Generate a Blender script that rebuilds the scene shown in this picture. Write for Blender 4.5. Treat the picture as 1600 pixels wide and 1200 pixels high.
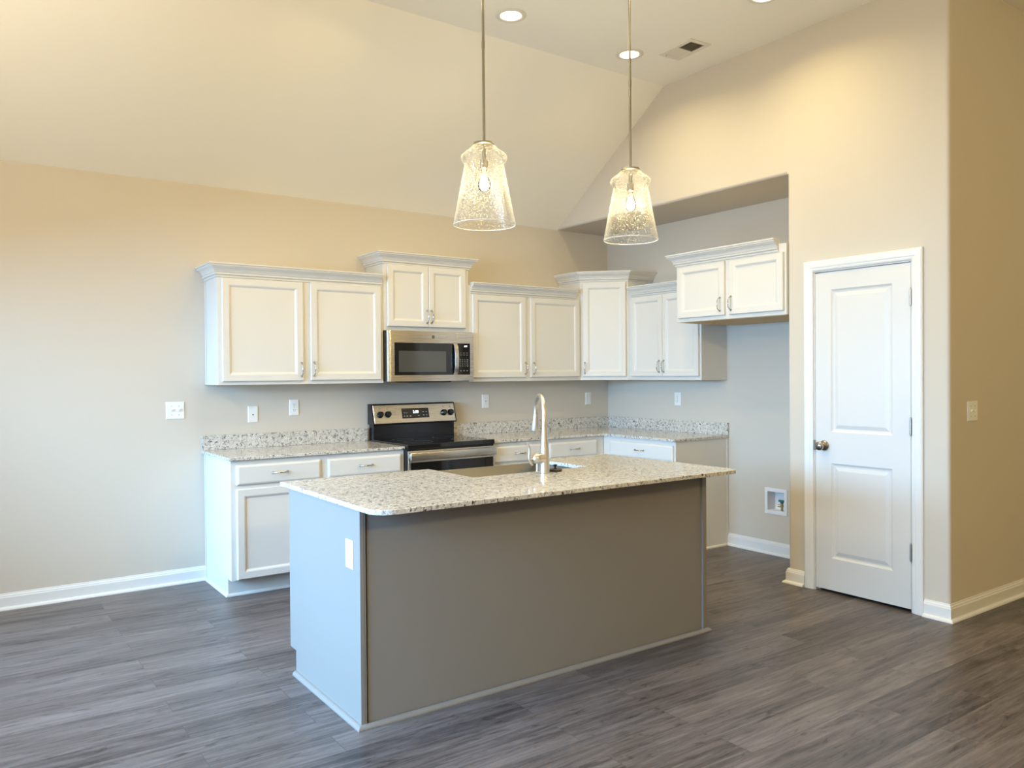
import bpy, bmesh, math, random
from mathutils import Vector, Matrix
R = math.radians
PI = math.pi
random.seed(7)
for _o in list(bpy.data.objects):
    bpy.data.objects.remove(_o, do_unlink=True)
SC = bpy.context.scene
C = SC.collection

# ------------------------------------------------------------------ camera
CAM = Vector((-5.2161, -5.7466, 1.4202))
YAW, PITCH, ROLL = R(35.3348), R(-0.6183), R(-0.4176)
FPX = 1239.63
fw = Vector((math.sin(YAW) * math.cos(PITCH), math.cos(YAW) * math.cos(PITCH), math.sin(PITCH)))
rt = Vector((math.cos(YAW), -math.sin(YAW), 0))
up = rt.cross(fw)
rt2 = rt * math.cos(ROLL) + up * math.sin(ROLL)
up2 = -rt * math.sin(ROLL) + up * math.cos(ROLL)
cd = bpy.data.cameras.new('camera')
cam = bpy.data.objects.new('camera', cd)
C.objects.link(cam)
M = Matrix.Identity(4)
for i in range(3):
    M[i][0] = rt2[i]; M[i][1] = up2[i]; M[i][2] = -fw[i]; M[i][3] = CAM[i]
cam.matrix_world = M
cd.sensor_fit = 'HORIZONTAL'; cd.sensor_width = 36.0
cd.lens = FPX / 1600 * 36.0
cd.shift_y = -2.607 / 1600
cd.clip_start = 0.05
SC.camera = cam

# ------------------------------------------------------------------ view + world
SC.view_settings.view_transform = 'Standard'
SC.view_settings.look = 'None'
SC.view_settings.gamma = 1.0
SC.view_settings.use_curve_mapping = False
SC.view_settings.exposure = 0.0
W = bpy.data.worlds.new('world'); SC.world = W; W.use_nodes = True
W.node_tree.nodes['Background'].inputs['Color'].default_value = (0.62, 0.80, 1.0, 1)
W.node_tree.nodes['Background'].inputs['Strength'].default_value = 1.0
SC.cycles.max_bounces = 10
SC.cycles.diffuse_bounces = 6
SC.cycles.glossy_bounces = 4
SC.cycles.transparent_max_bounces = 12
SC.cycles.caustics_reflective = False
SC.cycles.caustics_refractive = False
SC.cycles.sample_clamp_indirect = 6.0
SC.cycles.use_denoising = True

# room extents
XL, XR, YF = -6.1, 4.2, -9.6
HC, H0, SY = 3.6669, 2.7444, -1.3484      # flat ceiling, wall plate, where the slope meets the flat
PX, YE, Y2 = -0.6207, -2.4714, -3.5257    # pantry wall plane, alcove edge, hall corner

# ------------------------------------------------------------------ daylight through the windows (area lights stand outside the panes)
DAY = (0.31, 0.615, 1.0)
def area(name, loc, rot, sx, sy, power, col, spread=PI):
    l = bpy.data.lights.new(name, 'AREA'); l.shape = 'RECTANGLE'; l.size = sx; l.size_y = sy
    l.energy = power; l.color = col; l.spread = spread
    o = bpy.data.objects.new(name, l); C.objects.link(o); o.location = loc; o.rotation_euler = rot
    return o
# left wall: patio door and a second window ; wall behind the camera: one window
WIN_L = [(-4.3, -0.40, 0.06, 2.08)]                                # y0,y1,z0,z1
area('daylight_patio', (XL - 2.6, -5.2, 2.5), (0, R(-90 + 10), 0), 2.4, 12.0, 3750, DAY)
area('upward_fill', (XL - 0.8, -2.6, 0.03), (0, PI, 0), 1.2, 5.0, 150, DAY)      # added upward fill to brighten and cool the ceiling slope
WARM = (1.0, 0.79, 0.37)
CAN_POWER = 8.5
BULB_POWER = 23.5
ROOM_POWER = 17.0
def lamp(x_, y_, power):
    l = bpy.data.lights.new('room_lamp', 'AREA'); l.shape = 'DISK'; l.size = .125; l.energy = power; l.color = WARM; l.spread = R(160)
    o = bpy.data.objects.new('room_lamp', l); C.objects.link(o); o.location = (x_, y_, HC - .01)
for _x, _y in ((-2.30, -2.74), (-3.36, -1.68), (-3.36, -2.74)): lamp(_x, _y, CAN_POWER)        # rest of the kitchen grid, out of the frame
def fill_point(x_, y_, z_, power, col=None):
    l = bpy.data.lights.new('unseen_fill', 'POINT'); l.energy = power; l.color = col or WARM; l.shadow_soft_size = .12
    o = bpy.data.objects.new('unseen_fill', l); C.objects.link(o); o.location = (x_, y_, z_)
fill_point(-5.5, -2.3, 2.6, 66.0, (1.0, 0.90, 0.72))      # added fill left of the frame for slope and back wall, no fixture
fill_point(-3.6, -7.2, 2.75, 185.0)       # added fill behind the camera, lifts the slope and hall wall
fill_point(1.2, -6.6, 2.75, 55.0)        # added fill on the hall side, no known lamp

# ------------------------------------------------------------------ materials
def mat(name):
    m = bpy.data.materials.new(name); m.use_nodes = True
    nt = m.node_tree
    return m, nt, nt.nodes['Principled BSDF']
def N(nt, t, **kw):
    n = nt.nodes.new(t)
    for k, v in kw.items():
        setattr(n, k, v)
    return n
def plain(name, col, rough=0.5, metal=0.0, spec=0.5, bump=0.0, bscale=300, coat=0.0, var=0.0):
    m, nt, b = mat(name)
    b.inputs['Base Color'].default_value = (*col, 1)
    b.inputs['Roughness'].default_value = rough
    b.inputs['Metallic'].default_value = metal
    b.inputs['Specular IOR Level'].default_value = spec
    b.inputs['Coat Weight'].default_value = coat
    tc = N(nt, 'ShaderNodeTexCoord')
    if bump > 0:
        n = N(nt, 'ShaderNodeTexNoise'); n.inputs['Scale'].default_value = bscale; n.inputs['Detail'].default_value = 2
        nt.links.new(tc.outputs['Object'], n.inputs['Vector'])
        bp = N(nt, 'ShaderNodeBump'); bp.inputs['Strength'].default_value = bump; bp.inputs['Distance'].default_value = 0.002
        nt.links.new(n.outputs['Fac'], bp.inputs['Height']); nt.links.new(bp.outputs['Normal'], b.inputs['Normal'])
    if var > 0:
        n = N(nt, 'ShaderNodeTexNoise'); n.inputs['Scale'].default_value = 3.0
        nt.links.new(tc.outputs['Object'], n.inputs['Vector'])
        mx = N(nt, 'ShaderNodeMix', data_type='RGBA')
        mx.inputs['A'].default_value = (*[c * (1 - var) for c in col], 1); mx.inputs['B'].default_value = (*[min(1, c * (1 + var)) for c in col], 1)
        nt.links.new(n.outputs['Fac'], mx.inputs['Factor']); nt.links.new(mx.outputs['Result'], b.inputs['Base Color'])
    return m
def emit(name, col, s):
    m, nt, b = mat(name)
    b.inputs['Base Color'].default_value = (*col, 1)
    b.inputs['Emission Color'].default_value = (*col, 1); b.inputs['Emission Strength'].default_value = s
    return m
def brushed(name, col, rough, axis='x'):
    m, nt, b = mat(name)
    b.inputs['Metallic'].default_value = 1.0
    b.inputs['Base Color'].default_value = (*col, 1)
    tc = N(nt, 'ShaderNodeTexCoord'); mp = N(nt, 'ShaderNodeMapping')
    mp.inputs['Scale'].default_value = {'x': (4, 600, 600), 'z': (600, 600, 4)}[axis]
    n = N(nt, 'ShaderNodeTexNoise'); n.inputs['Scale'].default_value = 1.0; n.inputs['Detail'].default_value = 3
    nt.links.new(tc.outputs['Object'], mp.inputs['Vector']); nt.links.new(mp.outputs['Vector'], n.inputs['Vector'])
    mr = N(nt, 'ShaderNodeMapRange'); mr.inputs['To Min'].default_value = rough - 0.06; mr.inputs['To Max'].default_value = rough + 0.08
    nt.links.new(n.outputs['Fac'], mr.inputs['Value']); nt.links.new(mr.outputs['Result'], b.inputs['Roughness'])
    bp = N(nt, 'ShaderNodeBump'); bp.inputs['Strength'].default_value = 0.05; bp.inputs['Distance'].default_value = 0.001
    nt.links.new(n.outputs['Fac'], bp.inputs['Height']); nt.links.new(bp.outputs['Normal'], b.inputs['Normal'])
    return m
def glass_thin(name, tint=(1, 1, 1), seeds=False, ior=1.45):
    m = bpy.data.materials.new(name); m.use_nodes = True; nt = m.node_tree
    nt.nodes.remove(nt.nodes['Principled BSDF'])
    out = nt.nodes['Material Output']
    tr = N(nt, 'ShaderNodeBsdfTransparent'); tr.inputs['Color'].default_value = (*tint, 1)
    gl = N(nt, 'ShaderNodeBsdfGlossy'); gl.inputs['Roughness'].default_value = 0.03
    fr = N(nt, 'ShaderNodeFresnel'); fr.inputs['IOR'].default_value = ior
    mx = N(nt, 'ShaderNodeMixShader')
    fm = N(nt, 'ShaderNodeMath', operation='MULTIPLY'); fm.inputs[1].default_value = 0.55 if seeds else 1.0
    nt.links.new(fr.outputs['Fac'], fm.inputs[0]); nt.links.new(fm.outputs['Value'], mx.inputs['Fac']); nt.links.new(tr.outputs['BSDF'], mx.inputs[1]); nt.links.new(gl.outputs['BSDF'], mx.inputs[2])
    last = mx
    if seeds:
        tc = N(nt, 'ShaderNodeTexCoord')
        n = N(nt, 'ShaderNodeTexNoise'); n.inputs['Scale'].default_value = 210; n.inputs['Detail'].default_value = 1
        nt.links.new(tc.outputs['Object'], n.inputs['Vector'])
        mr = N(nt, 'ShaderNodeMapRange'); mr.inputs['From Min'].default_value = 0.60; mr.inputs['From Max'].default_value = 0.70
        mr.inputs['To Min'].default_value = 0.0; mr.inputs['To Max'].default_value = 0.42
        nt.links.new(n.outputs['Fac'], mr.inputs['Value'])
        lw = N(nt, 'ShaderNodeLayerWeight'); lw.inputs['Blend'].default_value = 0.25
        ad = N(nt, 'ShaderNodeMath', operation='MULTIPLY'); ad.inputs[1].default_value = 0.38  # whitens the glass toward its silhouette, bright edges painted in
        nt.links.new(lw.outputs['Facing'], ad.inputs[0])
        pw = N(nt, 'ShaderNodeMath', operation='POWER'); pw.inputs[1].default_value = 3.0
        nt.links.new(lw.outputs['Facing'], pw.inputs[0]); nt.links.new(pw.outputs['Value'], ad.inputs[0])
        sm = N(nt, 'ShaderNodeMath', operation='ADD', use_clamp=True)
        nt.links.new(mr.outputs['Result'], sm.inputs[0]); nt.links.new(ad.outputs['Value'], sm.inputs[1])
        td = N(nt, 'ShaderNodeBsdfTranslucent'); td.inputs['Color'].default_value = (0.95, 0.93, 0.88, 1)
        df = N(nt, 'ShaderNodeBsdfDiffuse'); df.inputs['Color'].default_value = (0.95, 0.93, 0.88, 1)
        m2 = N(nt, 'ShaderNodeMixShader'); m2.inputs['Fac'].default_value = 0.5
        nt.links.new(td.outputs['BSDF'], m2.inputs[1]); nt.links.new(df.outputs['BSDF'], m2.inputs[2])
        m3 = N(nt, 'ShaderNodeMixShader')
        nt.links.new(sm.outputs['Value'], m3.inputs['Fac']); nt.links.new(mx.outputs['Shader'], m3.inputs[1]); nt.links.new(m2.outputs['Shader'], m3.inputs[2])
        last = m3
    nt.links.new(last.outputs['Shader'], out.inputs['Surface'])
    return m
def granite(name):
    m, nt, b = mat(name)
    tc = N(nt, 'ShaderNodeTexCoord')
    geo = N(nt, 'ShaderNodeNewGeometry')
    src = geo.outputs['Position']
    def noise(scale, detail, rough=0.5, dist=0.0, off=0.0):
        mp = N(nt, 'ShaderNodeMapping'); mp.inputs['Location'].default_value = (off, off * 1.7, off * .6)
        nt.links.new(src, mp.inputs['Vector'])
        n = N(nt, 'ShaderNodeTexNoise'); n.inputs['Scale'].default_value = scale; n.inputs['Detail'].default_value = detail
        n.inputs['Roughness'].default_value = rough; n.inputs['Distortion'].default_value = dist
        nt.links.new(mp.outputs['Vector'], n.inputs['Vector']); return n.outputs['Fac']
    def step(fac, a, c):
        r = N(nt, 'ShaderNodeMapRange'); r.inputs['From Min'].default_value = a; r.inputs['From Max'].default_value = c
        nt.links.new(fac, r.inputs['Value']); return r.outputs['Result']
    def mix(f, a, c):
        x = N(nt, 'ShaderNodeMix', data_type='RGBA')
        nt.links.new(f, x.inputs['Factor'])
        for s, v in (('A', a), ('B', c)):
            if isinstance(v, tuple): x.inputs[s].default_value = (*v, 1)
            else: nt.links.new(v, x.inputs[s])
        return x.outputs['Result']
    base = mix(step(noise(34, 3, .6), .35, .65), (0.66, 0.62, 0.55), (0.50, 0.465, 0.41))
    base = mix(step(noise(120, 2, .6, 0, 3.1), .5, .66), base, (0.76, 0.74, 0.70))
    c1 = mix(step(noise(62, 4, .62, .6, 7.7), .55, .60), base, (0.27, 0.245, 0.225))
    c2 = mix(step(noise(95, 3, .6, .3, 11.3), .60, .65), c1, (0.42, 0.36, 0.29))
    c3 = mix(step(noise(55, 3, .65, .8, 23.9), .615, .645), c2, (0.035, 0.033, 0.036))
    nt.links.new(c3, b.inputs['Base Color'])
    b.inputs['Roughness'].default_value = 0.10
    b.inputs['Specular IOR Level'].default_value = 0.5
    return m
def floorboards(name):
    m, nt, b = mat(name)
    L = nt.links.new
    geo = N(nt, 'ShaderNodeNewGeometry')
    mp = N(nt, 'ShaderNodeMapping'); mp.inputs['Location'].default_value = (0.35, 0.06, 0)
    L(geo.outputs['Position'], mp.inputs['Vector'])
    br = N(nt, 'ShaderNodeTexBrick'); br.offset = 0.37; br.offset_frequency = 2; br.squash = 1.0
    br.inputs['Color1'].default_value = (0, 0, 0, 1); br.inputs['Color2'].default_value = (1, 1, 1, 1); br.inputs['Mortar'].default_value = (0.5, 0.5, 0.5, 1)
    br.inputs['Scale'].default_value = 1.0; br.inputs['Mortar Size'].default_value = 0.0012; br.inputs['Mortar Smooth'].default_value = 0.1
    br.inputs['Bias'].default_value = 0.0
    br.inputs['Brick Width'].default_value = 1.22; br.inputs['Row Height'].default_value = 0.152
    L(mp.outputs['Vector'], br.inputs['Vector'])
    sep = N(nt, 'ShaderNodeSeparateColor'); L(br.outputs['Color'], sep.inputs['Color'])
    rnd = sep.outputs['Red']
    off = N(nt, 'ShaderNodeVectorMath', operation='SCALE'); off.inputs[0].default_value = (37.0, 13.0, 5.0)
    L(rnd, off.inputs['Scale'])
    add = N(nt, 'ShaderNodeVectorMath', operation='ADD'); L(geo.outputs['Position'], add.inputs[0]); L(off.outputs['Vector'], add.inputs[1])
    def noise(sc, scale, detail, rough, dist=0.0):
        q = N(nt, 'ShaderNodeMapping'); q.inputs['Scale'].default_value = sc; L(add.outputs['Vector'], q.inputs['Vector'])
        n = N(nt, 'ShaderNodeTexNoise'); n.inputs['Scale'].default_value = scale; n.inputs['Detail'].default_value = detail
        n.inputs['Roughness'].default_value = rough; n.inputs['Distortion'].default_value = dist
        L(q.outputs['Vector'], n.inputs['Vector']); return n.outputs['Fac']
    streak = noise((0.8, 11, 1), 1.7, 6, .66, 1.6)
    fine = noise((3.0, 70, 1), 2.2, 5, .68, .5)
    cloud = noise((1.4, 5.0, 1), 1.5, 5, .62, 1.3)
    knot = noise((2.2, 7.5, 1), 2.1, 3, .55, 2.2)
    cr = N(nt, 'ShaderNodeValToRGB')
    e = cr.color_ramp.elements
    e[0].position = 0.36; e[0].color = (0.038, 0.030, 0.030, 1)
    e[1].position = 0.66; e[1].color = (0.190, 0.162, 0.150, 1)
    k = e.new(0.50); k.color = (0.108, 0.089, 0.083, 1)
    s1 = N(nt, 'ShaderNodeMath', operation='MULTIPLY'); s1.inputs[1].default_value = 0.55; L(streak, s1.inputs[0])
    s2 = N(nt, 'ShaderNodeMath', operation='MULTIPLY_ADD'); s2.inputs[1].default_value = 0.22; L(fine, s2.inputs[0]); L(s1.outputs['Value'], s2.inputs[2])
    s3 = N(nt, 'ShaderNodeMath', operation='MULTIPLY_ADD'); s3.inputs[1].default_value = 0.23; L(cloud, s3.inputs[0]); L(s2.outputs['Value'], s3.inputs[2])
    s4 = N(nt, 'ShaderNodeMath', operation='MULTIPLY_ADD'); s4.inputs[1].default_value = 0.10; L(rnd, s4.inputs[0]); L(s3.outputs['Value'], s4.inputs[2])
    s5 = N(nt, 'ShaderNodeMath', operation='SUBTRACT'); s5.inputs[1].default_value = 0.05; L(s4.outputs['Value'], s5.inputs[0])
    kr = N(nt, 'ShaderNodeMapRange'); kr.inputs['From Min'].default_value = 0.60; kr.inputs['From Max'].default_value = 0.74; kr.inputs['To Max'].default_value = 0.13
    L(knot, kr.inputs['Value'])
    s6 = N(nt, 'ShaderNodeMath', operation='SUBTRACT'); L(s5.outputs['Value'], s6.inputs[0]); L(kr.outputs['Result'], s6.inputs[1])
    L(s6.outputs['Value'], cr.inputs['Fac'])
    mx = N(nt, 'ShaderNodeMix', data_type='RGBA'); mx.inputs['B'].default_value = (0.05, 0.042, 0.038, 1)
    mf = N(nt, 'ShaderNodeMath', operation='MULTIPLY'); mf.inputs[1].default_value = 0.75; L(br.outputs['Fac'], mf.inputs[0])
    L(mf.outputs['Value'], mx.inputs['Factor']); L(cr.outputs['Color'], mx.inputs['A']); L(mx.outputs['Result'], b.inputs['Base Color'])
    mr = N(nt, 'ShaderNodeMapRange'); mr.inputs['To Min'].default_value = 0.30; mr.inputs['To Max'].default_value = 0.44
    b.inputs['Specular IOR Level'].default_value = 0.36
    L(fine, mr.inputs['Value']); L(mr.outputs['Result'], b.inputs['Roughness'])
    bp = N(nt, 'ShaderNodeBump'); bp.inputs['Strength'].default_value = 0.12; bp.inputs['Distance'].default_value = 0.002
    L(fine, bp.inputs['Height']); L(bp.outputs['Normal'], b.inputs['Normal'])
    return m

wall_m = plain('wall_paint', (0.60, 0.545, 0.465), 0.85, spec=0.2, bump=0.06, bscale=220)
ceil_m = plain('ceiling_paint', (0.91, 0.875, 0.795), 0.9, spec=0.2, bump=0.08, bscale=180)
trim_m = plain('trim_paint', (0.76, 0.75, 0.73), 0.32)
door_m = plain('door_paint', (0.67, 0.655, 0.63), 0.36, bump=0.02, bscale=150)
cab_m = plain('cabinet_paint', (0.68, 0.655, 0.61), 0.34, bump=0.015, bscale=400)
wood_m = plain('raw_birch', (0.62, 0.42, 0.20), 0.6, var=0.12)
isl_m = plain('island_paint', (0.232, 0.213, 0.192), 0.42, bump=0.02, bscale=500)
gran_m = granite('granite')
floor_m = floorboards('plank_floor')
steel_m = brushed('stainless', (0.66, 0.63, 0.59), 0.27, 'x')
nickel_m = brushed('brushed_nickel', (0.62, 0.60, 0.57), 0.36, 'z')
sink_m = brushed('sink_steel', (0.30, 0.295, 0.29), 0.33, 'x')
pull_m = plain('satin_nickel', (0.52, 0.49, 0.45), 0.24, metal=1.0)
knob_m = plain('dark_nickel', (0.36, 0.33, 0.30), 0.22, metal=1.0)
hinge_m = plain('hinge_metal', (0.45, 0.42, 0.38), 0.35, metal=1.0)
rod_m = plain('rod_nickel', (0.30, 0.285, 0.26), 0.34, metal=1.0)
bglass_m = plain('black_glass', (0.006, 0.006, 0.007), 0.05, spec=0.6)
benamel_m = plain('black_enamel', (0.010, 0.010, 0.012), 0.16)
bplast_m = plain('black_plastic', (0.014, 0.013, 0.013), 0.30)
wingl_m = plain('oven_window', (0.065, 0.065, 0.058), 0.08, spec=0.7)
plate_m = plain('plate_plastic', (0.82, 0.81, 0.78), 0.35)
slot_m = plain('slot_dark', (0.05, 0.05, 0.05), 0.6)
grey_m = plain('legend_grey', (0.35, 0.35, 0.35), 0.5)
box_m = plain('box_plastic', (0.80, 0.80, 0.82), 0.4)
brass_m = plain('valve_brass', (0.50, 0.36, 0.18), 0.35, metal=1.0)
teal_m = plain('valve_handle', (0.02, 0.13, 0.12), 0.45)
rubber_m = plain('stopper_black', (0.018, 0.014, 0.012), 0.35)
vent_m = plain('vent_white', (0.74, 0.70, 0.62), 0.5)
vdark_m = plain('duct_dark', (0.10, 0.085, 0.065), 0.8)
ring_m = plain('burner_print', (0.035, 0.035, 0.035), 0.3)
mark_m = plain('badge_metal', (0.16, 0.14, 0.12), 0.35, metal=1.0)
lens_m = emit('lamp_lens', (1.0, 0.86, 0.62), 14.0)
bulb_m = emit('lamp_filament', (1.0, 0.80, 0.50), 40.0)
digit_m = emit('clock_light', (0.80, 0.92, 1.0), 3.0)
pane_m = glass_thin('window_glass')
shade_m = glass_thin('seeded_glass', seeds=True, ior=1.22)
clear_m = glass_thin('clear_glass')

# ------------------------------------------------------------------ mesh helpers
def add_box(bm, x0, y0, z0, x1, y1, z1, bev=0.0, seg=2):
    t = bmesh.new()
    vs = [t.verts.new((x, y, z)) for z in (z0, z1) for y in (y0, y1) for x in (x0, x1)]
    for f in ((0, 2, 3, 1), (4, 5, 7, 6), (0, 1, 5, 4), (2, 6, 7, 3), (0, 4, 6, 2), (1, 3, 7, 5)):
        t.faces.new([vs[i] for i in f])
    if bev > 0:
        bmesh.ops.bevel(t, geom=list(t.edges), offset=bev, segments=seg, profile=0.5, affect='EDGES')
    merge(bm, t)
def merge(bm, t, mtx=None):
    me = bpy.data.meshes.new('tmp'); t.to_mesh(me); t.free()
    if mtx is not None: me.transform(mtx)
    bm.from_mesh(me); bpy.data.meshes.remove(me)
def add_prism(bm, poly, h0, h1, axis='z', bev=0.0):
    """closed 2D polygon extruded along an axis; poly in (x,y) / (x,z) / (y,z)"""
    t = bmesh.new()
    def P(p, h):
        return {'z': (p[0], p[1], h), 'y': (p[0], h, p[1]), 'x': (h, p[0], p[1])}[axis]
    a = [t.verts.new(P(p, h0)) for p in poly]; b = [t.verts.new(P(p, h1)) for p in poly]
    n = len(poly)
    t.faces.new(a); t.faces.new(b[::-1])
    for i in range(n):
        t.faces.new((a[i], b[i], b[(i + 1) % n], a[(i + 1) % n]))
    bmesh.ops.recalc_face_normals(t, faces=list(t.faces))
    if bev > 0:
        bmesh.ops.bevel(t, geom=list(t.edges), offset=bev, segments=2, profile=0.5, affect='EDGES')
    merge(bm, t)
def add_lathe(bm, prof, seg=32, center=(0, 0, 0), mtx=None, closed=False):
    t = bmesh.new(); rings = []
    for r, z in prof:
        if r < 1e-6: rings.append([t.verts.new((0, 0, z))])
        else: rings.append([t.verts.new((r * math.cos(2 * PI * i / seg), r * math.sin(2 * PI * i / seg), z)) for i in range(seg)])
    prs = list(zip(rings[:-1], rings[1:]))
    if closed: prs.append((rings[-1], rings[0]))
    for a, b in prs:
        if len(a) == 1 and len(b) == 1: continue
        for i in range(seg):
            j = (i + 1) % seg
            if len(a) == 1: t.faces.new((a[0], b[i], b[j]))
            elif len(b) == 1: t.faces.new((a[i], b[0], a[j]))
            else: t.faces.new((a[i], b[i], b[j], a[j]))
    bmesh.ops.recalc_face_normals(t, faces=list(t.faces))
    m = Matrix.Translation(center)
    if mtx is not None: m = m @ mtx
    merge(bm, t, m)
def add_tube(bm, pts, rad, seg=12, caps=True):
    pts = [Vector(p) for p in pts]
    if not isinstance(rad, (list, tuple)): rad = [rad] * len(pts)
    t = bmesh.new(); rings = []; nrm = None
    for i, p in enumerate(pts):
        d = (pts[min(i + 1, len(pts) - 1)] - pts[max(i - 1, 0)]).normalized()
        if nrm is None:
            nrm = d.orthogonal().normalized()
        else:
            nrm = (nrm - d * nrm.dot(d)).normalized()
        bn = d.cross(nrm)
        rings.append([t.verts.new(p + (nrm * math.cos(2 * PI * k / seg) + bn * math.sin(2 * PI * k / seg)) * rad[i]) for k in range(seg)])
    for a, b in zip(rings[:-1], rings[1:]):
        for k in range(seg):
            t.faces.new((a[k], b[k], b[(k + 1) % seg], a[(k + 1) % seg]))
    if caps:
        t.faces.new(rings[0][::-1]); t.faces.new(rings[-1])
    bmesh.ops.recalc_face_normals(t, faces=list(t.faces))
    merge(bm, t)
def add_sweep(bm, path, prof, mp=None, closed=False):
    """profile (out, height) swept along a 2D path with mitred corners; out points to the right of travel"""
    n = len(path); nr = []
    for i in range(n):
        ds = []
        if closed or i > 0:
            a, b = path[i - 1], path[i]; ds.append(Vector((b[0] - a[0], b[1] - a[1])).normalized())
        if closed or i < n - 1:
            a, b = path[i], path[(i + 1) % n]; ds.append(Vector((b[0] - a[0], b[1] - a[1])).normalized())
        ns = [Vector((d.y, -d.x)) for d in ds]
        if len(ns) == 1: nr.append(ns[0])
        else:
            s = (ns[0] + ns[1]); s = s / max(1e-6, (1 + ns[0].dot(ns[1]))); nr.append(s)
    mp = mp or (lambda u, v, h: (u, v, h))
    t = bmesh.new()
    rings = [[t.verts.new(mp(p[0] + nr[i].x * o, p[1] + nr[i].y * o, h)) for o, h in prof] for i, p in enumerate(path)]
    prs = list(zip(rings[:-1], rings[1:]))
    if closed: prs.append((rings[-1], rings[0]))
    k = len(prof)
    for a, b in prs:
        for j in range(k):
            jj = (j + 1) % k
            t.faces.new((a[j], b[j], b[jj], a[jj]))
    if not closed:
        t.faces.new(rings[0]); t.faces.new(rings[-1][::-1])
    bmesh.ops.recalc_face_normals(t, faces=list(t.faces))
    merge(bm, t)
def add_rings(bm, x0, z0, x1, z1, rings, back=0.0):
    """rectangular slab facing -y built from (inset, depth) rings, capped in front and behind"""
    t = bmesh.new(); vs = []
    for ins, d in rings:
        vs.append([t.verts.new(p) for p in ((x0 + ins, -d, z0 + ins), (x1 - ins, -d, z0 + ins), (x1 - ins, -d, z1 - ins), (x0 + ins, -d, z1 - ins))])
    for a, b in zip(vs[:-1], vs[1:]):
        for i in range(4):
            t.faces.new((a[i], a[(i + 1) % 4], b[(i + 1) % 4], b[i]))
    t.faces.new(vs[-1]); t.faces.new(vs[0][::-1])
    bmesh.ops.recalc_face_normals(t, faces=list(t.faces))
    merge(bm, t)
def obj(name, bm, m, parent=None, smooth=False, auto=None):
    me = bpy.data.meshes.new(name)
    bm.to_mesh(me); bm.free()
    me.materials.append(m)
    if smooth:
        for p in me.polygons: p.use_smooth = True
        if auto:
            try: me.set_sharp_from_angle(angle=R(auto))
            except Exception: pass
    o = bpy.data.objects.new(name, me); C.objects.link(o)
    if parent is not None: o.parent = parent
    return o
def box_obj(name, b, m, parent=None, bev=0.0, seg=2):
    bm = bmesh.new(); add_box(bm, *b, bev=bev, seg=seg); return obj(name, bm, m, parent)
def pieces(name, boxes, m, parent):
    for b in boxes: box_obj(name, b, m, parent)
def tag(o, label, cat, group=None):
    o['label'] = label; o['category'] = cat
    if group: o['group'] = group
    return o
def thing(name, label, cat, loc=(0, 0, 0), rz=0.0, group=None):
    o = bpy.data.objects.new(name, None); C.objects.link(o)
    o.location = loc; o.rotation_euler = (0, 0, rz); o.empty_display_size = 0.05
    return tag(o, label, cat, group)
def struct(o):
    o['kind'] = 'structure'; return o
def round_corner(c, r, a0, a1, n=6):
    return [(c[0] + r * math.cos(R(a0 + (a1 - a0) * i / n)), c[1] + r * math.sin(R(a0 + (a1 - a0) * i / n))) for i in range(n + 1)]

# ================================================================== THE SETTING
bm = bmesh.new(); add_box(bm, XL - .12, YF - .12, -0.12, XR + .12, 0.12, 0.0)
struct(obj('floor', bm, floor_m))
bm = bmesh.new()
add_prism(bm, [(0.12, H0 - 0.082), (0.0, H0), (SY, HC), (YF - .12, HC), (YF - .12, HC + .15), (0.12, HC + .15)], XL - .12, XR + .12, 'x')
struct(obj('ceiling', bm, ceil_m))
bm = bmesh.new(); add_box(bm, XL, 0.0, 0.0, 0.12, 0.12, H0 - 0.083); 
add_prism(bm, [(0.0, H0 - .083), (0.12, H0 - .083), (0.0, H0)], XL, 0.12, 'x')
struct(obj('wall_back', bm, wall_m))
# wall behind the fridge space, with the hole for the water box
bm = bmesh.new()
hy0, hy1, hz0, hz1 = -1.998, -1.838, 0.338, 0.492
add_box(bm, 0, hy1, 0, .12, 0, HC); add_box(bm, 0, YE - .1, 0, .12, hy0, HC)
add_box(bm, 0, hy0, 0, .12, hy1, hz0); add_box(bm, 0, hy0, hz1, .12, hy1, HC)
struct(obj('wall_right', bm, wall_m))
# pantry wall, soffit over the cabinets and hall wall
bm = bmesh.new()
r = 0.02
DY0, DY1, DZ = -3.312, -2.670, 2.066      # door opening
right_pier = [(PX, DY0)] + round_corner((PX + r, Y2 + r), r, 180, 270) + [(XR, Y2), (XR, Y2 + .12), (-.5, Y2 + .12), (-.5, DY0)]
add_prism(bm, right_pier, 0, HC, 'z')
left_pier = [(PX, DY1), (-.5, DY1), (-.5, YE - .115), (-0.0005, YE - .115), (-0.0005, YE)] + round_corner((PX + r, YE - r), r, 90, 180)
add_prism(bm, left_pier, 0, H0, 'z')
add_box(bm, PX, DY0, DZ, -.5, DY1, HC)
add_box(bm, PX, DY1, H0, -.5, YE, HC)
soffit = [(0 - .0005, H0), (-.0005, HC)] + [(PX, HC)] + [(PX + r - r * math.cos(R(a)), H0 + r - r * math.sin(R(a))) for a in (0, 15, 30, 45, 60, 75, 90)]
add_prism(bm, soffit, YE, 0.0, 'y')
struct(obj('wall_pantry', bm, wall_m))
# closet behind the pantry door so that the gap under it stays dark
bm = bmesh.new(); add_box(bm, 1.2, Y2 + .12, 0, 1.3, YE - .115, HC); add_box(bm, .12, YE - .115, 0, 1.3, YE, HC)
struct(obj('wall_closet', bm, wall_m))
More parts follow.
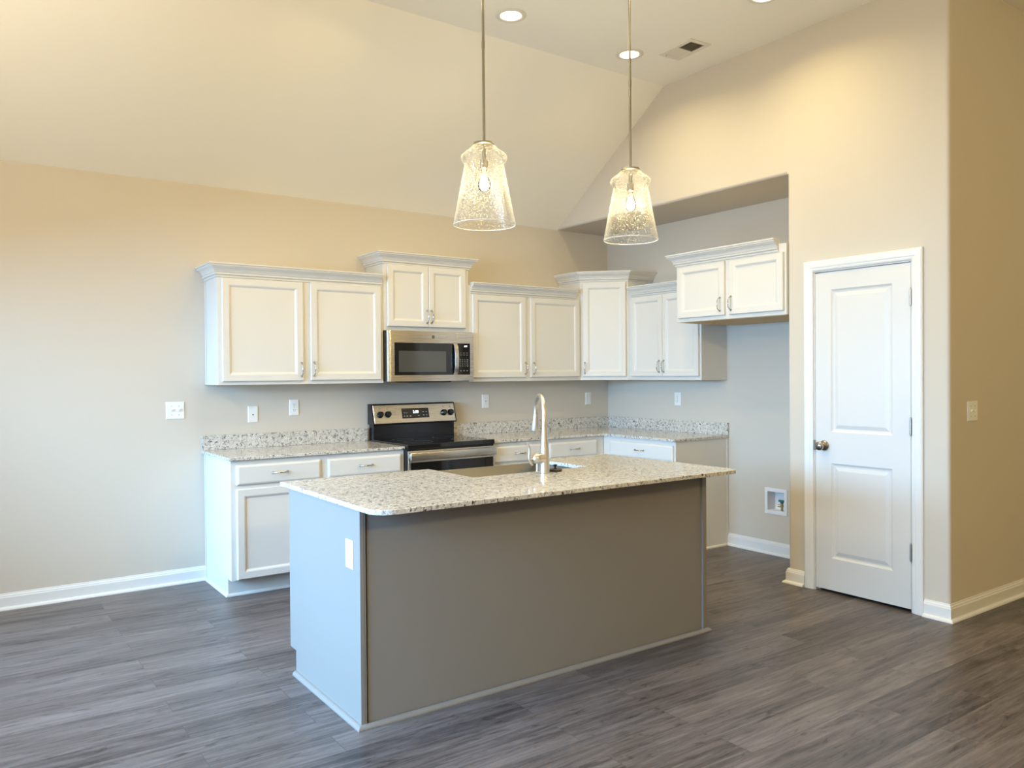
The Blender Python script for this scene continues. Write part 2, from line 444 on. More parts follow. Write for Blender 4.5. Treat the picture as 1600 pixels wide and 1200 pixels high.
# other walls of the room, out of the frame, with the windows that light it
def wall_with_holes(u0, u1, z1, holes):
    cells = []; cur = u0
    for a, b, c, d in sorted(holes):
        cells.append((cur, a, 0, z1)); cells.append((a, b, 0, c)); cells.append((a, b, d, z1)); cur = b
    cells.append((cur, u1, 0, z1))
    return [c for c in cells if c[1] - c[0] > 1e-4 and c[3] - c[2] > 1e-4]
bm = bmesh.new()
for a, b, c, d in wall_with_holes(YF, 0.12, HC, WIN_L): add_box(bm, XL - .12, a, c, XL, b, d)
struct(obj('wall_left', bm, wall_m))
bm = bmesh.new(); add_box(bm, XL, YF - .12, 0, XR, YF, HC)
struct(obj('wall_front', bm, wall_m))
bm = bmesh.new(); add_box(bm, XR, YF, 0, XR + .12, Y2 + .12, HC)
struct(obj('wall_hall_end', bm, wall_m))
def window(n, u0, u1, z0, z1, side, mull):
    fr = bmesh.new(); gl = bmesh.new()
    def B(bmm, a, b, c, d, t0, t1):
        if side == 'left': add_box(bmm, XL - t1, a, c, XL - t0, b, d)
        else: add_box(bmm, a, YF - t1, c, b, YF - t0, d)
    w = .05
    B(fr, u0, u0 + w, z0, z1, .03, .09); B(fr, u1 - w, u1, z0, z1, .03, .09)
    B(fr, u0 + w, u1 - w, z0, z0 + w, .03, .09); B(fr, u0 + w, u1 - w, z1 - w, z1, .03, .09)
    for k in range(1, mull + 1):
        c = u0 + (u1 - u0) * k / (mull + 1); B(fr, c - .03, c + .03, z0 + w, z1 - w, .035, .085)
    B(gl, u0 + w, u1 - w, z0 + w, z1 - w, .058, .062)
    f = struct(obj('window_%d' % n, fr, trim_m)); obj('pane', gl, pane_m, f)
window(1, *WIN_L[0], 'left', 1)

# baseboards
BASE = [(0, 0), (.031, 0), (.031, .005), (.028, .012), (.021, .017), (.014, .019), (.014, .074), (.011, .080), (.0105, .086), (.006, .092), (.005, .099), (0, .100)]
def baseboard(name, path):
    bm = bmesh.new(); add_sweep(bm, path, BASE)
    return struct(obj(name, bm, trim_m))
baseboard('baseboard_back', [(-3.775, 0), (XL, 0)][::-1])
baseboard('baseboard_right', [(0, -1.459), (0, YE)])
CW = 0.066                                                # casing width
baseboard('baseboard_pantry', [(-.03, YE), (PX, YE), (PX, DY1 + .006 + CW)])
baseboard('baseboard_hall', [(PX, DY0 - .006 - CW), (PX, Y2), (XR, Y2)])
# pantry door: jamb and casing are trim, the leaf carries knob, latch and hinges
bm = bmesh.new()
add_box(bm, PX, DY0, 0, -.5, DY0 + .004, DZ); add_box(bm, PX, DY1 - .004, 0, -.5, DY1, DZ); add_box(bm, PX, DY0, DZ - .004, -.5, DY1, DZ)
add_box(bm, PX + .037, DY0 + .004, 0, PX + .05, DY0 + .014, DZ); add_box(bm, PX + .037, DY1 - .014, 0, PX + .05, DY1 - .004, DZ)
add_box(bm, PX + .037, DY0 + .004, DZ - .014, PX + .05, DY1 - .004, DZ - .004)
jamb = struct(obj('trim_1', bm, trim_m))
CAS = [(0, 0), (0, .007), (.004, .010), (.012, .012), (.018, .012), (.024, .015), (.048, .018), (.056, .018), (.060, .016), (.064, .014), (CW, .010), (CW, 0)]
bm = bmesh.new()
add_sweep(bm, [(DY1 + .004, 0), (DY1 + .004, DZ + .004), (DY0 - .004, DZ + .004), (DY0 - .004, 0)], CAS, mp=lambda u, v, h: (PX - h, u, v))
struct(obj('trim_2', bm, trim_m))
def door_leaf(W_, H_, panels, T=.035):
    """two moulded panels; local x = width, front -y"""
    bm = bmesh.new(); t = bmesh.new()
    xs = sorted({0, W_} | {p[0] for p in panels} | {p[2] for p in panels}); zs = sorted({0, H_} | {p[1] for p in panels} | {p[3] for p in panels})
    for i in range(len(xs) - 1):
        for j in range(len(zs) - 1):
            if any(p[0] <= xs[i] < p[2] and p[1] <= zs[j] < p[3] for p in panels): continue
            t.faces.new([t.verts.new(q) for q in ((xs[i], 0, zs[j]), (xs[i + 1], 0, zs[j]), (xs[i + 1], 0, zs[j + 1]), (xs[i], 0, zs[j + 1]))])
    for x0, z0, x1, z1 in panels:
        vs = []
        for ins, d in ((0, 0), (.004, .004), (.013, .009), (.022, .0095), (.040, .004), (.046, .0025), (.050, .0025)):
            vs.append([t.verts.new(p) for p in ((x0 + ins, d, z0 + ins), (x1 - ins, d, z0 + ins), (x1 - ins, d, z1 - ins), (x0 + ins, d, z1 - ins))])
        for a, b in zip(vs[:-1], vs[1:]):
            for i in range(4): t.faces.new((a[i], a[(i + 1) % 4], b[(i + 1) % 4], b[i]))
        t.faces.new(vs[-1])
    for q in (((0, 0, 0), (0, 0, H_), (0, T, H_), (0, T, 0)), ((W_, 0, 0), (W_, T, 0), (W_, T, H_), (W_, 0, H_)), ((0, 0, H_), (W_, 0, H_), (W_, T, H_), (0, T, H_)),
              ((0, 0, 0), (0, T, 0), (W_, T, 0), (W_, 0, 0)), ((0, T, 0), (0, T, H_), (W_, T, H_), (W_, T, 0))):
        t.faces.new([t.verts.new(p) for p in q])
    bmesh.ops.remove_doubles(t, verts=list(t.verts), dist=1e-5)
    bmesh.ops.recalc_face_normals(t, faces=list(t.faces))
    merge(bm, t); return bm
LW = (DY1 - .007) - (DY0 + .007)
leaf = struct(obj('door_1', door_leaf(LW, 2.036, [(.112, .205, LW - .112, .815), (.112, 1.015, LW - .112, 1.925)]), door_m))
leaf.location = (PX + .001, DY1 - .007, .018); leaf.rotation_euler = (0, 0, R(-90))
leaf['label'] = 'white two-panel pantry door with nickel knob on its left'
bm = bmesh.new()
rx = Matrix.Rotation(R(90), 4, 'X')
add_lathe(bm, [(0, 0), (.033, 0), (.033, .004), (.029, .009), (.016, .012), (.0125, .016), (.0125, .03), (.017, .034), (.025, .042), (.0285, .052), (.027, .062), (.020, .068), (.010, .071), (0, .0715)], 32, (.063, 0, .925), rx)
obj('door_knob', bm, knob_m, leaf, True, 40)
bm = bmesh.new(); add_box(bm, -.0065, -.012, .893, .003, .0, .957, .001)
obj('latch_plate', bm, knob_m, leaf)
for hz in (.335, 1.075, 1.835):
    bm = bmesh.new()
    for k in range(3): add_tube(bm, [(LW + .002, -.006, hz - .048 + k * .0325), (LW + .002, -.006, hz - .048 + k * .0325 + .031)], .0062, 12)
    add_tube(bm, [(LW + .002, -.006, hz + .049), (LW + .002, -.006, hz + .055)], [.0045, .003], 10); add_tube(bm, [(LW + .002, -.006, hz - .055), (LW + .002, -.006, hz - .049)], [.003, .0045], 10)
    add_box(bm, LW - .006, -.002, hz - .045, LW + .0035, .02, hz + .045)
    obj('hinge', bm, hinge_m, leaf, True, 40)

# ================================================================== CABINETS
# decorative bow pull, posts along local z, standing off toward -y
def pull_mesh():
    bm = bmesh.new(); L = .048
    pts, rad = [], []
    for i in range(41):
        u = -1 + 2 * i / 40
        a = abs(u)
        y = -.026 * (1 - a ** 5) - .004 * (1 - a * a)
        pts.append((0, y - .003, u * L)); 
        rr = .0032 + .0022 * math.exp(-(u / .34) ** 2) + .0022 * math.exp(-((a - .56) / .035) ** 2) + .0012 * max(0, (a - .8) / .2)
        rad.append(rr)
    add_tube(bm, pts, rad, 10)
    for s in (-1, 1):
        add_lathe(bm, [(0, 0), (.0075, 0), (.0075, .003), (.005, .006), (.0042, .009), (0, .009)], 14, (0, 0, s * L), Matrix.Rotation(R(90), 4, 'X'))
    me = bpy.data.meshes.new('handle'); bm.to_mesh(me); bm.free(); me.materials.append(pull_m)
    for p in me.polygons: p.use_smooth = True
    return me
PULL = pull_mesh()
def pull(parent, x, z, y, horizontal=False):
    o = bpy.data.objects.new('handle', PULL); C.objects.link(o); o.parent = parent
    o.location = (x, y, z); o.rotation_euler = (0, R(90) if horizontal else 0, 0)
    return o
DT = .020
DOOR_R = [(0, 0), (0, .016), (.004, DT), (.044, DT), (.047, .0185), (.051, .0175), (.056, .0125), (.060, .0105), (.063, .0100)]
DRAW_R = [(0, 0), (0, .012), (.004, .0165), (.010, .019), (.014, DT)]
def cab_door(parent, x0, z0, x1, z1, y, pullx=None, pullz=None):
    bm = bmesh.new(); add_rings(bm, x0, z0, x1, z1, DOOR_R)
    o = obj('door', bm, cab_m, parent); o.location = (0, y - .0006, 0)
    if pullx is not None: pull(o, pullx, pullz, -DT)
    return o
def cab_drawer(parent, x0, z0, x1, z1, y, px=None):
    bm = bmesh.new(); add_rings(bm, x0, z0, x1, z1, DRAW_R)
    o = obj('drawer', bm, cab_m, parent); o.location = (0, y - .0006, 0)
    pull(o, (x0 + x1) / 2 if px is None else px, (z0 + z1) / 2 + .004, -DT, True)
    return o
CROWN = [(0, 0), (.006, 0), (.009, .003), (.009, .011), (.006, .0125), (.006, .0145), (.016, .0165), (.019, .020), (.019, .026), (.016, .0285), (.016, .031), (.0215, .0335), (.0245, .043), (.031, .053), (.040, .060), (.044, .0615), (.044, .0655), (.0505, .067), (.0545, .071), (.056, .077), (.0535, .0795), (.0535, .0815), (.062, .083), (.062, .092), (0, .092)]
def crown(parent, path, z, h=.092):
    bm = bmesh.new(); add_sweep(bm, path, [(o, z + q * h / .092) for o, q in CROWN])
    return obj('crown_molding', bm, cab_m, parent)
UD = .3055; ZU = 1.358
def upper(label, x, z, Wd, H_, D, doors, crown_path, crown_z, crown_h, loc=None, rz=0.0, scribe=None, under=None):
    t = thing('wall_cabinet', label, 'cabinet', loc or (x, -.0005, z), rz)
    bm = bmesh.new(); add_box(bm, .0008, -D, 0, Wd - .0008, 0, H_, .0012)
    obj('cabinet_body', bm, cab_m, t)
    for d in doors: cab_door(t, d[0], d[1] - z, d[2], d[3] - z, -D, d[4], d[5] - z)
    crown(t, crown_path, crown_z - z, crown_h)
    if scribe: box_obj('scribe_molding', (-.005, -.022, .002, .0006, -.0005, crown_z - z), cab_m, t, .0015)
    if under:
        box_obj('bottom_panel', (.02, -D + .02, -.004, Wd - .02, -.002, .0012), wood_m, t)['label'] = 'bare wood underside'
    return t
x = -3.7579; Wd = 1.2125
upper('long white wall cabinet left of the microwave, two square doors', x, ZU, Wd, .80, UD,
      [(.026, 1.382, .584, 2.075, .566, 1.461), (.638, 1.384, 1.186, 2.080, .658, 1.465)], [(0, 0), (0, -UD), (Wd - .018, -UD)], 2.079, .092, scribe=1)
x = -2.5448; Wd = .7595
upper('small raised white wall cabinet directly above the microwave', x, 1.756, Wd, .56, UD,
      [(.030, 1.787, .381, 2.257, .364, 1.868), (.384, 1.787, .724, 2.257, .404, 1.868)], [(0, 0), (0, -UD), (Wd, -UD), (Wd, 0)], 2.258, .088)
x = -1.7847; Wd = 1.1800
upper('long white wall cabinet right of the microwave, above the faucet', x, ZU, Wd, .78, UD,
      [(.028, 1.390, .562, 2.068, .552, 1.466), (.612, 1.390, 1.156, 2.070, .640, 1.466)], [(.016, -UD), (Wd - .066, -UD)], 2.073, .089)
# corner cabinet with a diagonal face
S = .604
t = thing('corner_cabinet', 'tall narrow diagonal white wall cabinet in the kitchen corner', 'cabinet', (0, 0, ZU))
bm = bmesh.new(); add_prism(bm, [(-.0006, -.0006), (-S, -.0006), (-S, -UD), (-UD, -S), (-.0006, -S)], 0, .94, 'z', .0008)
obj('cabinet_body', bm, cab_m, t)
crown(t, [(-S, -.001), (-S, -UD), (-UD, -S), (-.001, -S)], 2.236 - ZU, .086)
bm = bmesh.new(); add_rings(bm, .022, 1.390 - ZU, .404, 2.224 - ZU, DOOR_R)
dd = obj('door', bm, cab_m, t); dd.location = (-S - .0005, -UD - .0005, 0); dd.rotation_euler = (0, 0, R(-45))
pull(dd, .040, 1.466 - ZU, -DT)
Wd = .841
upper('white wall cabinet with paired doors right of the corner, half hidden by the fridge cabinet', 0, ZU, Wd, .78, UD,
      [(.051, 1.389, .427, 2.080, .396, 1.474), (.430, 1.389, .823, 2.080, .450, 1.474)], [(.05, -UD), (Wd - .002, -UD)], 2.085, .088, loc=(-.0005, -S, ZU), rz=R(-90))
Wd = .985; D = .6316
upper('short deep white cabinet over the empty fridge space', 0, 1.8053, Wd, .48, D,
      [(.029, 1.833, .474, 2.224, .438, 1.913), (.520, 1.833, .968, 2.224, .537, 1.914)], [(0, -UD - .0), (0, -D), (.926, -D)], 2.232, .090, loc=(-.0005, -1.4853, 1.8053), rz=R(-90), under=1)

BD = .6194; CT = .8825; ZT = .9025
def base_cab(label, Wd, loc, rz, drawers, doors, left_panel=False, right_panel=False, body0=0.0):
    t = thing('base_cabinet', label, 'cabinet', loc, rz)
    bm = bmesh.new()
    add_box(bm, body0 + .0008, -BD, .114, Wd - .0008, 0, CT - .0005, .0012)
    add_box(bm, body0 + .0008, -BD + .080, .0, Wd - .0008, 0, .116)
    obj('cabinet_body', bm, cab_m, t)
    for d in drawers: cab_drawer(t, d[0], .723, d[1], .850, -BD, d[2] if len(d) > 2 else None)
    for d in doors: cab_door(t, d[0], .122, d[1], .697, -BD, d[2], .63)
    bm = bmesh.new()
    SH = [(0, 0), (.014, 0), (.014, .006), (.010, .013), (.004, .017), (0, .018)]
    path = ([(0, 0)] if left_panel else []) + [(body0, -BD + .080), (Wd, -BD + .080)] + ([(Wd, 0)] if right_panel else [])
    add_sweep(bm, path, SH)
    obj('shoe_molding', bm, cab_m, t)
    if left_panel: box_obj('scribe_molding', (-.004, -.022, .019, .0006, -.001, CT - .001), cab_m, t, .0015)
    if right_panel: box_obj('scribe_molding', (Wd - .0006, -.022, .019, Wd + .004, -.001, CT - .001), cab_m, t, .0015)
    return t
Wd = 1.2275
base_cab('white base cabinet left of the range, bright side panel facing the bare wall', Wd, (-3.7729, -.0005, 0), 0,
         [(.035, .592), (.646, 1.198)], [(.035, .592, .55), (.646, 1.198, .69)], left_panel=True)
base_cab('white base cabinet with two drawers right of the range, behind the faucet', 1.1647, (-1.7847, -.0005, 0), 0,
         [(.015, .520, .265), (.564, 1.077, .828)], [(.015, .520, .48), (.564, 1.077, .60)])
base_cab('white base cabinet with one drawer against the right wall, beside the fridge space', 1.4575, (-.0005, 0, 0), R(-90),
         [(.717, 1.440, 1.078)], [(.717, 1.072, 1.03), (1.086, 1.440, 1.13)], right_panel=True, body0=.6205)

# ------------------------------------------------------------------ granite tops
def slab(name, poly, label, z0=CT, z1=ZT):
    bm = bmesh.new(); add_prism(bm, poly, z0, z1, 'z', .0022)
    o = obj(name, bm, gran_m); o['label'] = label; o['category'] = 'countertop'
    return o
CDp = .6464
o = slab('granite_countertop', [(-3.793, -.0008), (-3.793, -CDp), (-2.5465, -CDp), (-2.5465, -.0008)], 'short speckled granite worktop left of the black range')
box_obj('backsplash', (-3.793, -.0205, ZT + .0002, -2.5465, -.0008, ZT + .1016), gran_m, o, .0015)
o = slab('granite_countertop', [(-1.7835, -.0008), (-1.7835, -CDp), (-CDp, -CDp), (-CDp, -1.4675), (-.0008, -1.4675), (-.0008, -.0008)], 'L-shaped speckled granite worktop right of the range, turning the corner')
box_obj('backsplash', (-1.7835, -.0205, ZT + .0002, -.0008, -.0008, ZT + .1016), gran_m, o, .0015)
box_obj('backsplash', (-.0205, -1.4675, ZT + .0002, -.0008, -.0208, ZT + .1016), gran_m, o, .0015)

# ------------------------------------------------------------------ island
IX0, IX1, IY0, IY1 = -3.8888, -1.8365, -2.8152, -2.0100
t = thing('kitchen_island', 'grey painted kitchen island with bright left end in the middle of the room', 'island', ((IX0 + IX1) / 2, (IY0 + IY1) / 2, 0))
ox, oy = t.location.x, t.location.y
def I(b): return (b[0] - ox, b[1] - oy, b[2], b[3] - ox, b[4] - oy, b[5])
SX0, SX1, SYF = -3.083, -2.335, -2.397       # sink opening
bm = bmesh.new()
zc = CT - .0005
add_box(bm, *I((IX0 + .018, IY0 + .02, 0, SX0 - .03, IY1 - .075, zc))); add_box(bm, *I((IX0 + .018, IY1 - .075, .114, SX0 - .03, IY1, zc)))
add_box(bm, *I((SX1 + .03, IY0 + .02, 0, IX1 - .018, IY1 - .075, zc))); add_box(bm, *I((SX1 + .03, IY1 - .075, .114, IX1 - .018, IY1, zc)))
add_box(bm, *I((SX0 - .03, IY0 + .02, 0, SX1 + .03, SYF - .03, zc)))
add_box(bm, *I((SX0 - .03, SYF - .03, 0, SX1 + .03, IY1 - .075, .60))); add_box(bm, *I((SX0 - .03, IY1 - .075, .114, SX1 + .03, IY1, .60)))
obj('cabinet_body', bm, isl_m, t)
for xa, xb, nm in ((IX0, IX0 + .018, 'end_panel'), (IX1 - .018, IX1, 'end_panel')):
    bm = bmesh.new()
    add_prism(bm, [(IY0 - oy, 0), (IY1 - .075 - oy, 0), (IY1 - .075 - oy, .114), (IY1 - oy, .114), (IY1 - oy, zc), (IY0 - oy, zc)], xa - ox, xb - ox, 'x', .001)
    obj(nm, bm, isl_m, t)
bm = bmesh.new(); add_box(bm, *I((IX0 + .034, IY0 + .008, 0, IX1 - .028, IY0 + .02, zc)))
obj('front_panel', bm, isl_m, t)
bm = bmesh.new(); add_box(bm, *I((IX0 + .0185, IY0 + .001, .0, IX0 + .026, IY0 + .0195, zc)), bev=.001); obj('corner_molding', bm, isl_m, t)
bm = bmesh.new(); add_box(bm, *I((IX1 - .034, IY0 - .003, .0, IX1 - .0185, IY0 + .0195, zc)), bev=.002); obj('corner_molding', bm, isl_m, t)
SH = [(0, 0), (.019, 0), (.019, .006), (.016, .012), (.010, .017), (.004, .019), (0, .019)]
bm = bmesh.new(); add_sweep(bm, [(IX0 - ox, IY1 - .075 - oy), (IX0 - ox, IY0 - oy), (IX1 - ox, IY0 - oy), (IX1 - ox, IY1 - .075 - oy)], SH)
obj('shoe_molding', bm, isl_m, t)
# island top, cut out for the apron sink
CX0, CX1, CY0, CY1 = -3.9083, -1.7926, -3.0100, -1.9415
ra, rb = .085, .055
poly = round_corner((CX0 + ra, CY0 + ra), ra, 180, 270, 8) + round_corner((CX1 - rb, CY0 + rb), rb, 270, 360, 8) + \
    [(CX1, CY1), (SX1, CY1), (SX1, SYF), (SX0, SYF), (SX0, CY1), (CX0, CY1)]
o = slab('granite_countertop', poly, 'big speckled granite top of the island, cut out around the sink')
# apron sink hung under the top
t = thing('apron_sink', 'stainless apron sink set into the kitchen side of the island', 'sink', ((SX0 + SX1) / 2, -2.16, .640))
sx, sy, sz = t.location
bm = bmesh.new(); tb = bmesh.new()
ya, yb = SYF - .008, -1.912
def ring(ins, z, rr=.03, yo=0):
    x0, x1, y0, y1 = SX0 - .008 + ins - sx, SX1 + .016 - ins - sx, ya + ins - sy, yb - ins - sy
    pts = round_corner((x1 - rr, y1 - rr), rr, 0, 90, 4) + round_corner((x0 + rr, y1 - rr), rr, 90, 180, 4) + round_corner((x0 + rr, y0 + rr), rr, 180, 270, 4) + round_corner((x1 - rr, y0 + rr), rr, 270, 360, 4)
    return [tb.verts.new((p[0], p[1], z - sz)) for p in pts]
zr = CT - .0006
rg = [ring(-.012, .645, .012), ring(-.012, zr - .003, .012), ring(-.010, zr, .012), ring(-.002, zr, .015), ring(0, zr - .002, .010), ring(.002, .70, .012), ring(.012, .672, .03), ring(.05, .662, .06)]
for a, b in zip(rg[:-1], rg[1:]):
    n = len(a)
    for i in range(n): tb.faces.new((a[i], b[i], b[(i + 1) % n], a[(i + 1) % n]))
tb.faces.new(rg[-1]); tb.faces.new(rg[0][::-1])
bmesh.ops.recalc_face_normals(tb, faces=list(tb.faces)); merge(bm, tb)
obj('basin', bm, sink_m, t, True, 35)
bm = bmesh.new(); add_lathe(bm, [(0, .0), (.03, .0), (.045, .003), (.052, .004), (.052, .001)], 24, (0, 0, .6625 - sz)); obj('drain', bm, steel_m, t, True, 40)
# faucet
t = thing('kitchen_faucet', 'tall brushed nickel gooseneck faucet on the island behind the sink', 'faucet', (-2.690, -2.472, ZT + .0004))
bm = bmesh.new()
add_lathe(bm, [(0, 0), (.0265, 0), (.027, .004), (.0260, .010), (.0255, .06), (.0240, .11), (.0205, .15), (.0165, .20), (.0148, .24), (.0148, .2395), (0, .2395)], 32)
obj('faucet_body', bm, nickel_m, t, True, 40)
th = R(66)
dx, dy = math.cos(th), math.sin(th)          # reach over the basin, a little to the right
reach = .195; pts = [(0, 0, .235), (0, 0, .30)]
for i in range(25):
    a = PI - PI * i / 24 * 1.0
    pts.append(((reach / 2) * (1 + math.cos(a)) * dx, (reach / 2) * (1 + math.cos(a)) * dy, .30 + .098 * math.sin(a)))
pts.append((reach * dx, reach * dy, .30)); 
bm = bmesh.new(); add_tube(bm, pts, [.0132] * 2 + [.0130] * 25 + [.013], 18); obj('spout', bm, nickel_m, t, True, 50)
sp = []
bm = bmesh.new()
add_tube(bm, [(reach * dx, reach * dy, .2995), ((reach + .002) * dx, (reach + .002) * dy, .285), ((reach + .008) * dx, (reach + .008) * dy, .245), ((reach + .016) * dx, (reach + .016) * dy, .212), ((reach + .017) * dx, (reach + .017) * dy, .206)], [.0138, .0155, .0195, .0245, .0235], 20)
obj('spray_head', bm, nickel_m, t, True, 50)
bm = bmesh.new()
add_tube(bm, [(-.010, 0, .078), (-.046, 0, .078), (-.0462, 0, .078), (-.0475, 0, .078)], [.0275, .0275, .026, .0275], 22)
hm = []
for i in range(9):
    a = i / 8 * PI / 2; hm.append((-.0475 - .034 * math.sin(a), 0, .078))
add_tube(bm, hm, [.0285 * max(.08, math.cos(i / 8 * PI / 2)) for i in range(9)], 22)
hub = obj('valve_hub', bm, nickel_m, t, True, 50)
bm = bmesh.new()
lp = [(-.079, 0, .045), (-.090, 0, .058), (-.099, 0, .075), (-.100, 0, .095), (-.097, 0, .115), (-.098, 0, .135), (-.106, 0, .152), (-.112, 0, .165)]
add_tube(bm, lp, [.0055, .0075, .0070, .0062, .0062, .0066, .0062, .0045], 12)
add_tube(bm, [(-.074, 0, .074), (-.099, 0, .078)], .006, 10)
obj('lever', bm, nickel_m, t, True, 50)
# stopper
t = thing('sink_stopper', 'small black sink stopper lying right of the faucet base', 'stopper', (-2.607, -2.455, ZT + .0004))
bm = bmesh.new(); add_lathe(bm, [(0, 0), (.034, 0), (.037, .004), (.037, .011), (.033, .014), (0, .014)], 28); obj('disc', bm, rubber_m, t, True, 40)
bm = bmesh.new(); add_lathe(bm, [(0, .0141), (.007, .0141), (.006, .026), (.010, .030), (.011, .034), (.007, .037), (0, .0375)], 16); obj('grip', bm, rubber_m, t, True, 40)

# ================================================================== RANGE
def text_part(name, s, size, m, parent, loc, rot, extrude=.0004):
    cu = bpy.data.curves.new(name, 'FONT'); cu.body = s; cu.size = size; cu.extrude = extrude
    cu.align_x = 'CENTER'; cu.align_y = 'CENTER'
    tmp = bpy.data.objects.new('tmp', cu); C.objects.link(tmp)
    dg = bpy.context.evaluated_depsgraph_get(); dg.update()
    me = bpy.data.meshes.new_from_object(tmp.evaluated_get(dg))
    bpy.data.objects.remove(tmp); me.materials.clear(); me.materials.append(m)
    o = bpy.data.objects.new(name, me); C.objects.link(o); o.parent = parent; o.location = loc; o.rotation_euler = rot
    return o
RX0, RX1 = -2.5425, -1.7875
t = thing('electric_range', 'black and stainless electric range between the base cabinets', 'range', ((RX0 + RX1) / 2, -.003, 0))
hw = (RX1 - RX0) / 2
box_obj('range_body', (-hw, -.655, .03, hw, -.02, .895), benamel_m, t, .003)
for sx_ in (-1, 1):
    for yy in (-.60, -.08):
        bm = bmesh.new(); add_lathe(bm, [(0, 0), (.018, 0), (.018, .01), (.01, .014), (.01, .032), (0, .032)], 14, (sx_ * (hw - .05), yy, 0)); obj('levelling_foot', bm, bplast_m, t)
ck = box_obj('cooktop', (-hw, -.672, .880, hw, -.085, .916), bglass_m, t, .005, 3)
for (bx, by, br) in ((-.19, -.50, .105), (.19, -.50, .085), (-.19, -.24, .08), (.19, -.24, .105)):
    bm = bmesh.new(); add_lathe(bm, [(br - .002, 0), (br + .002, 0), (br + .002, .0004), (br - .002, .0004)], 48, (bx, by, .9161), closed=True)
    obj('burner_ring', bm, ring_m, ck)
box_obj('riser', (-hw + .012, -.088, .905, hw - .012, -.01, 1.045), benamel_m, t, .004)
# control panel housing, leaning back
bm = bmesh.new()
add_prism(bm, [(-.008, 1.030), (-.008, 1.190), (-.055, 1.192), (-.070, 1.186), (-.112, 1.036), (-.108, 1.028), (-.10, 1.026)], -hw, hw, 'x', .003)
hs = obj('control_housing', bm, benamel_m, t)
tilt = math.atan2(.042, .150)
pan = bpy.data.objects.new('control_panel', bpy.data.meshes.new('control_panel'))
bm = bmesh.new(); add_rings(bm, -hw + .012, .003, hw - .012, .150, [(0, 0), (0, .003), (.002, .0045)])
pan = obj('control_panel', bm, steel_m, t); pan.location = (0, -.1115, 1.034); pan.rotation_euler = (-tilt, 0, 0)
pan['label'] = 'brushed steel control panel'
for kx in (-.312, -.245, .262, .326):
    bm = bmesh.new(); add_lathe(bm, [(0, 0), (.026, 0), (.026, .004), (.0225, .008), (.021, .024), (.019, .027), (0, .027)], 28, (0, 0, 0), Matrix.Rotation(R(90), 4, 'X'))
    add_box(bm, -.005, -.032, -.020, .005, -.024, .020, .002)
    kb = obj('knob', bm, benamel_m, pan, True, 40); kb.location = (kx, -.0046, .074); kb.rotation_euler = (0, R(40 if kx < 0 else -8), 0)
bm = bmesh.new(); add_rings(bm, -.122, .038, .122, .118, [(0, 0), (0, .0015), (.003, .003)])
dp = obj('display', bm, bglass_m, pan); dp.location = (0, -.0046, 0)
text_part('clock_digits', '2:50', .030, digit_m, dp, (0.002, -.0036, .087), (R(90), 0, 0))
for bx, bz in ((-.100, .082), (-.080, .082), (-.103, .055), (-.078, .055), (-.050, .055), (.025, .055), (.070, .086), (.098, .086), (.070, .060), (.098, .060)):
    box_obj('button_mark', (bx - .006, -.0036, bz - .003, bx + .006, -.0030, bz + .003), grey_m, dp)
for kx in (-.312, -.245, .262, .326):
    for bz in (.118, .128): box_obj('printed_mark', (kx - .004, -.0050, bz - .002, kx + .004, -.0046, bz + .002), mark_m, pan)
for bz in (.077, .092): box_obj('indicator_light', (-.185, -.0050, bz - .002, -.181, -.0046, bz + .002), mark_m, pan)
# oven door
od = box_obj('oven_door', (-hw + .004, -.678, .250, hw - .004, -.656, .868), steel_m, t, .004)
box_obj('door_glass', (-hw + .022, -.6815, .275, hw - .022, -.6785, .785), bglass_m, od, .001)['label'] = 'black glass oven window'
bm = bmesh.new(); add_box(bm, -hw + .006, -.712, .800, hw - .006, -.696, .858, .006, 3)
for s in (-1, 1): add_box(bm, s * (hw - .03) - .016, -.699, .812, s * (hw - .03) + .016, -.6785, .846, .003)
obj('handle', bm, steel_m, od, True, 40)
box_obj('storage_drawer', (-hw + .004, -.676, .075, hw - .004, -.656, .240), steel_m, t, .004)

# ================================================================== MICROWAVE
MZ0, MZ1, MY = 1.366, 1.7545, .378
t = thing('microwave_oven', 'stainless over-the-range microwave under the small raised cabinet', 'microwave', ((RX0 + RX1) / 2, -.001, MZ0))
Hm = MZ1 - MZ0
box_obj('casing', (-hw, -MY + .028, .004, hw, 0, Hm), benamel_m, t, .002)
xs = -1.940 - (RX0 + RX1) / 2                       # seam between door and controls
# door with the gently curved left edge
bm = bmesh.new()
ed = [(xs - .001, -MY + .027), (xs - .001, -MY), (-hw + .03, -MY), (-hw + .014, -MY + .003), (-hw + .004, -MY + .010), (-hw, -MY + .020), (-hw, -MY + .027)]
add_prism(bm, ed, .002, Hm - .001, 'z')
dr = obj('door', bm, steel_m, t, True, 30)
box_obj('door_glass', (-2.491 - (RX0 + RX1) / 2, -MY - .003, .050, xs - .004, -MY - .0002, .296), bglass_m, dr, .001)['label'] = 'black glass door front'
box_obj('window', (-2.455 - (RX0 + RX1) / 2, -MY - .0038, .073, -2.043 - (RX0 + RX1) / 2, -MY - .0032, .234), wingl_m, dr)
bm = bmesh.new()
pts = [(xs - .022, -MY - .0035, .052), (xs - .022, -MY - .020, .066), (xs - .022, -MY - .030, .12), (xs - .022, -MY - .033, .173), (xs - .022, -MY - .030, .226), (xs - .022, -MY - .020, .280), (xs - .022, -MY - .0035, .294)]
tt = bmesh.new(); rgs = []
for px_, py_, pz_ in pts:
    rgs.append([tt.verts.new((px_ + a, py_ + b, pz_)) for a, b in ((-.017, .0), (-.015, -.006), (.015, -.006), (.017, .0), (.013, .006), (-.013, .006))])
for a, b in zip(rgs[:-1], rgs[1:]):
    for i in range(6): tt.faces.new((a[i], b[i], b[(i + 1) % 6], a[(i + 1) % 6]))
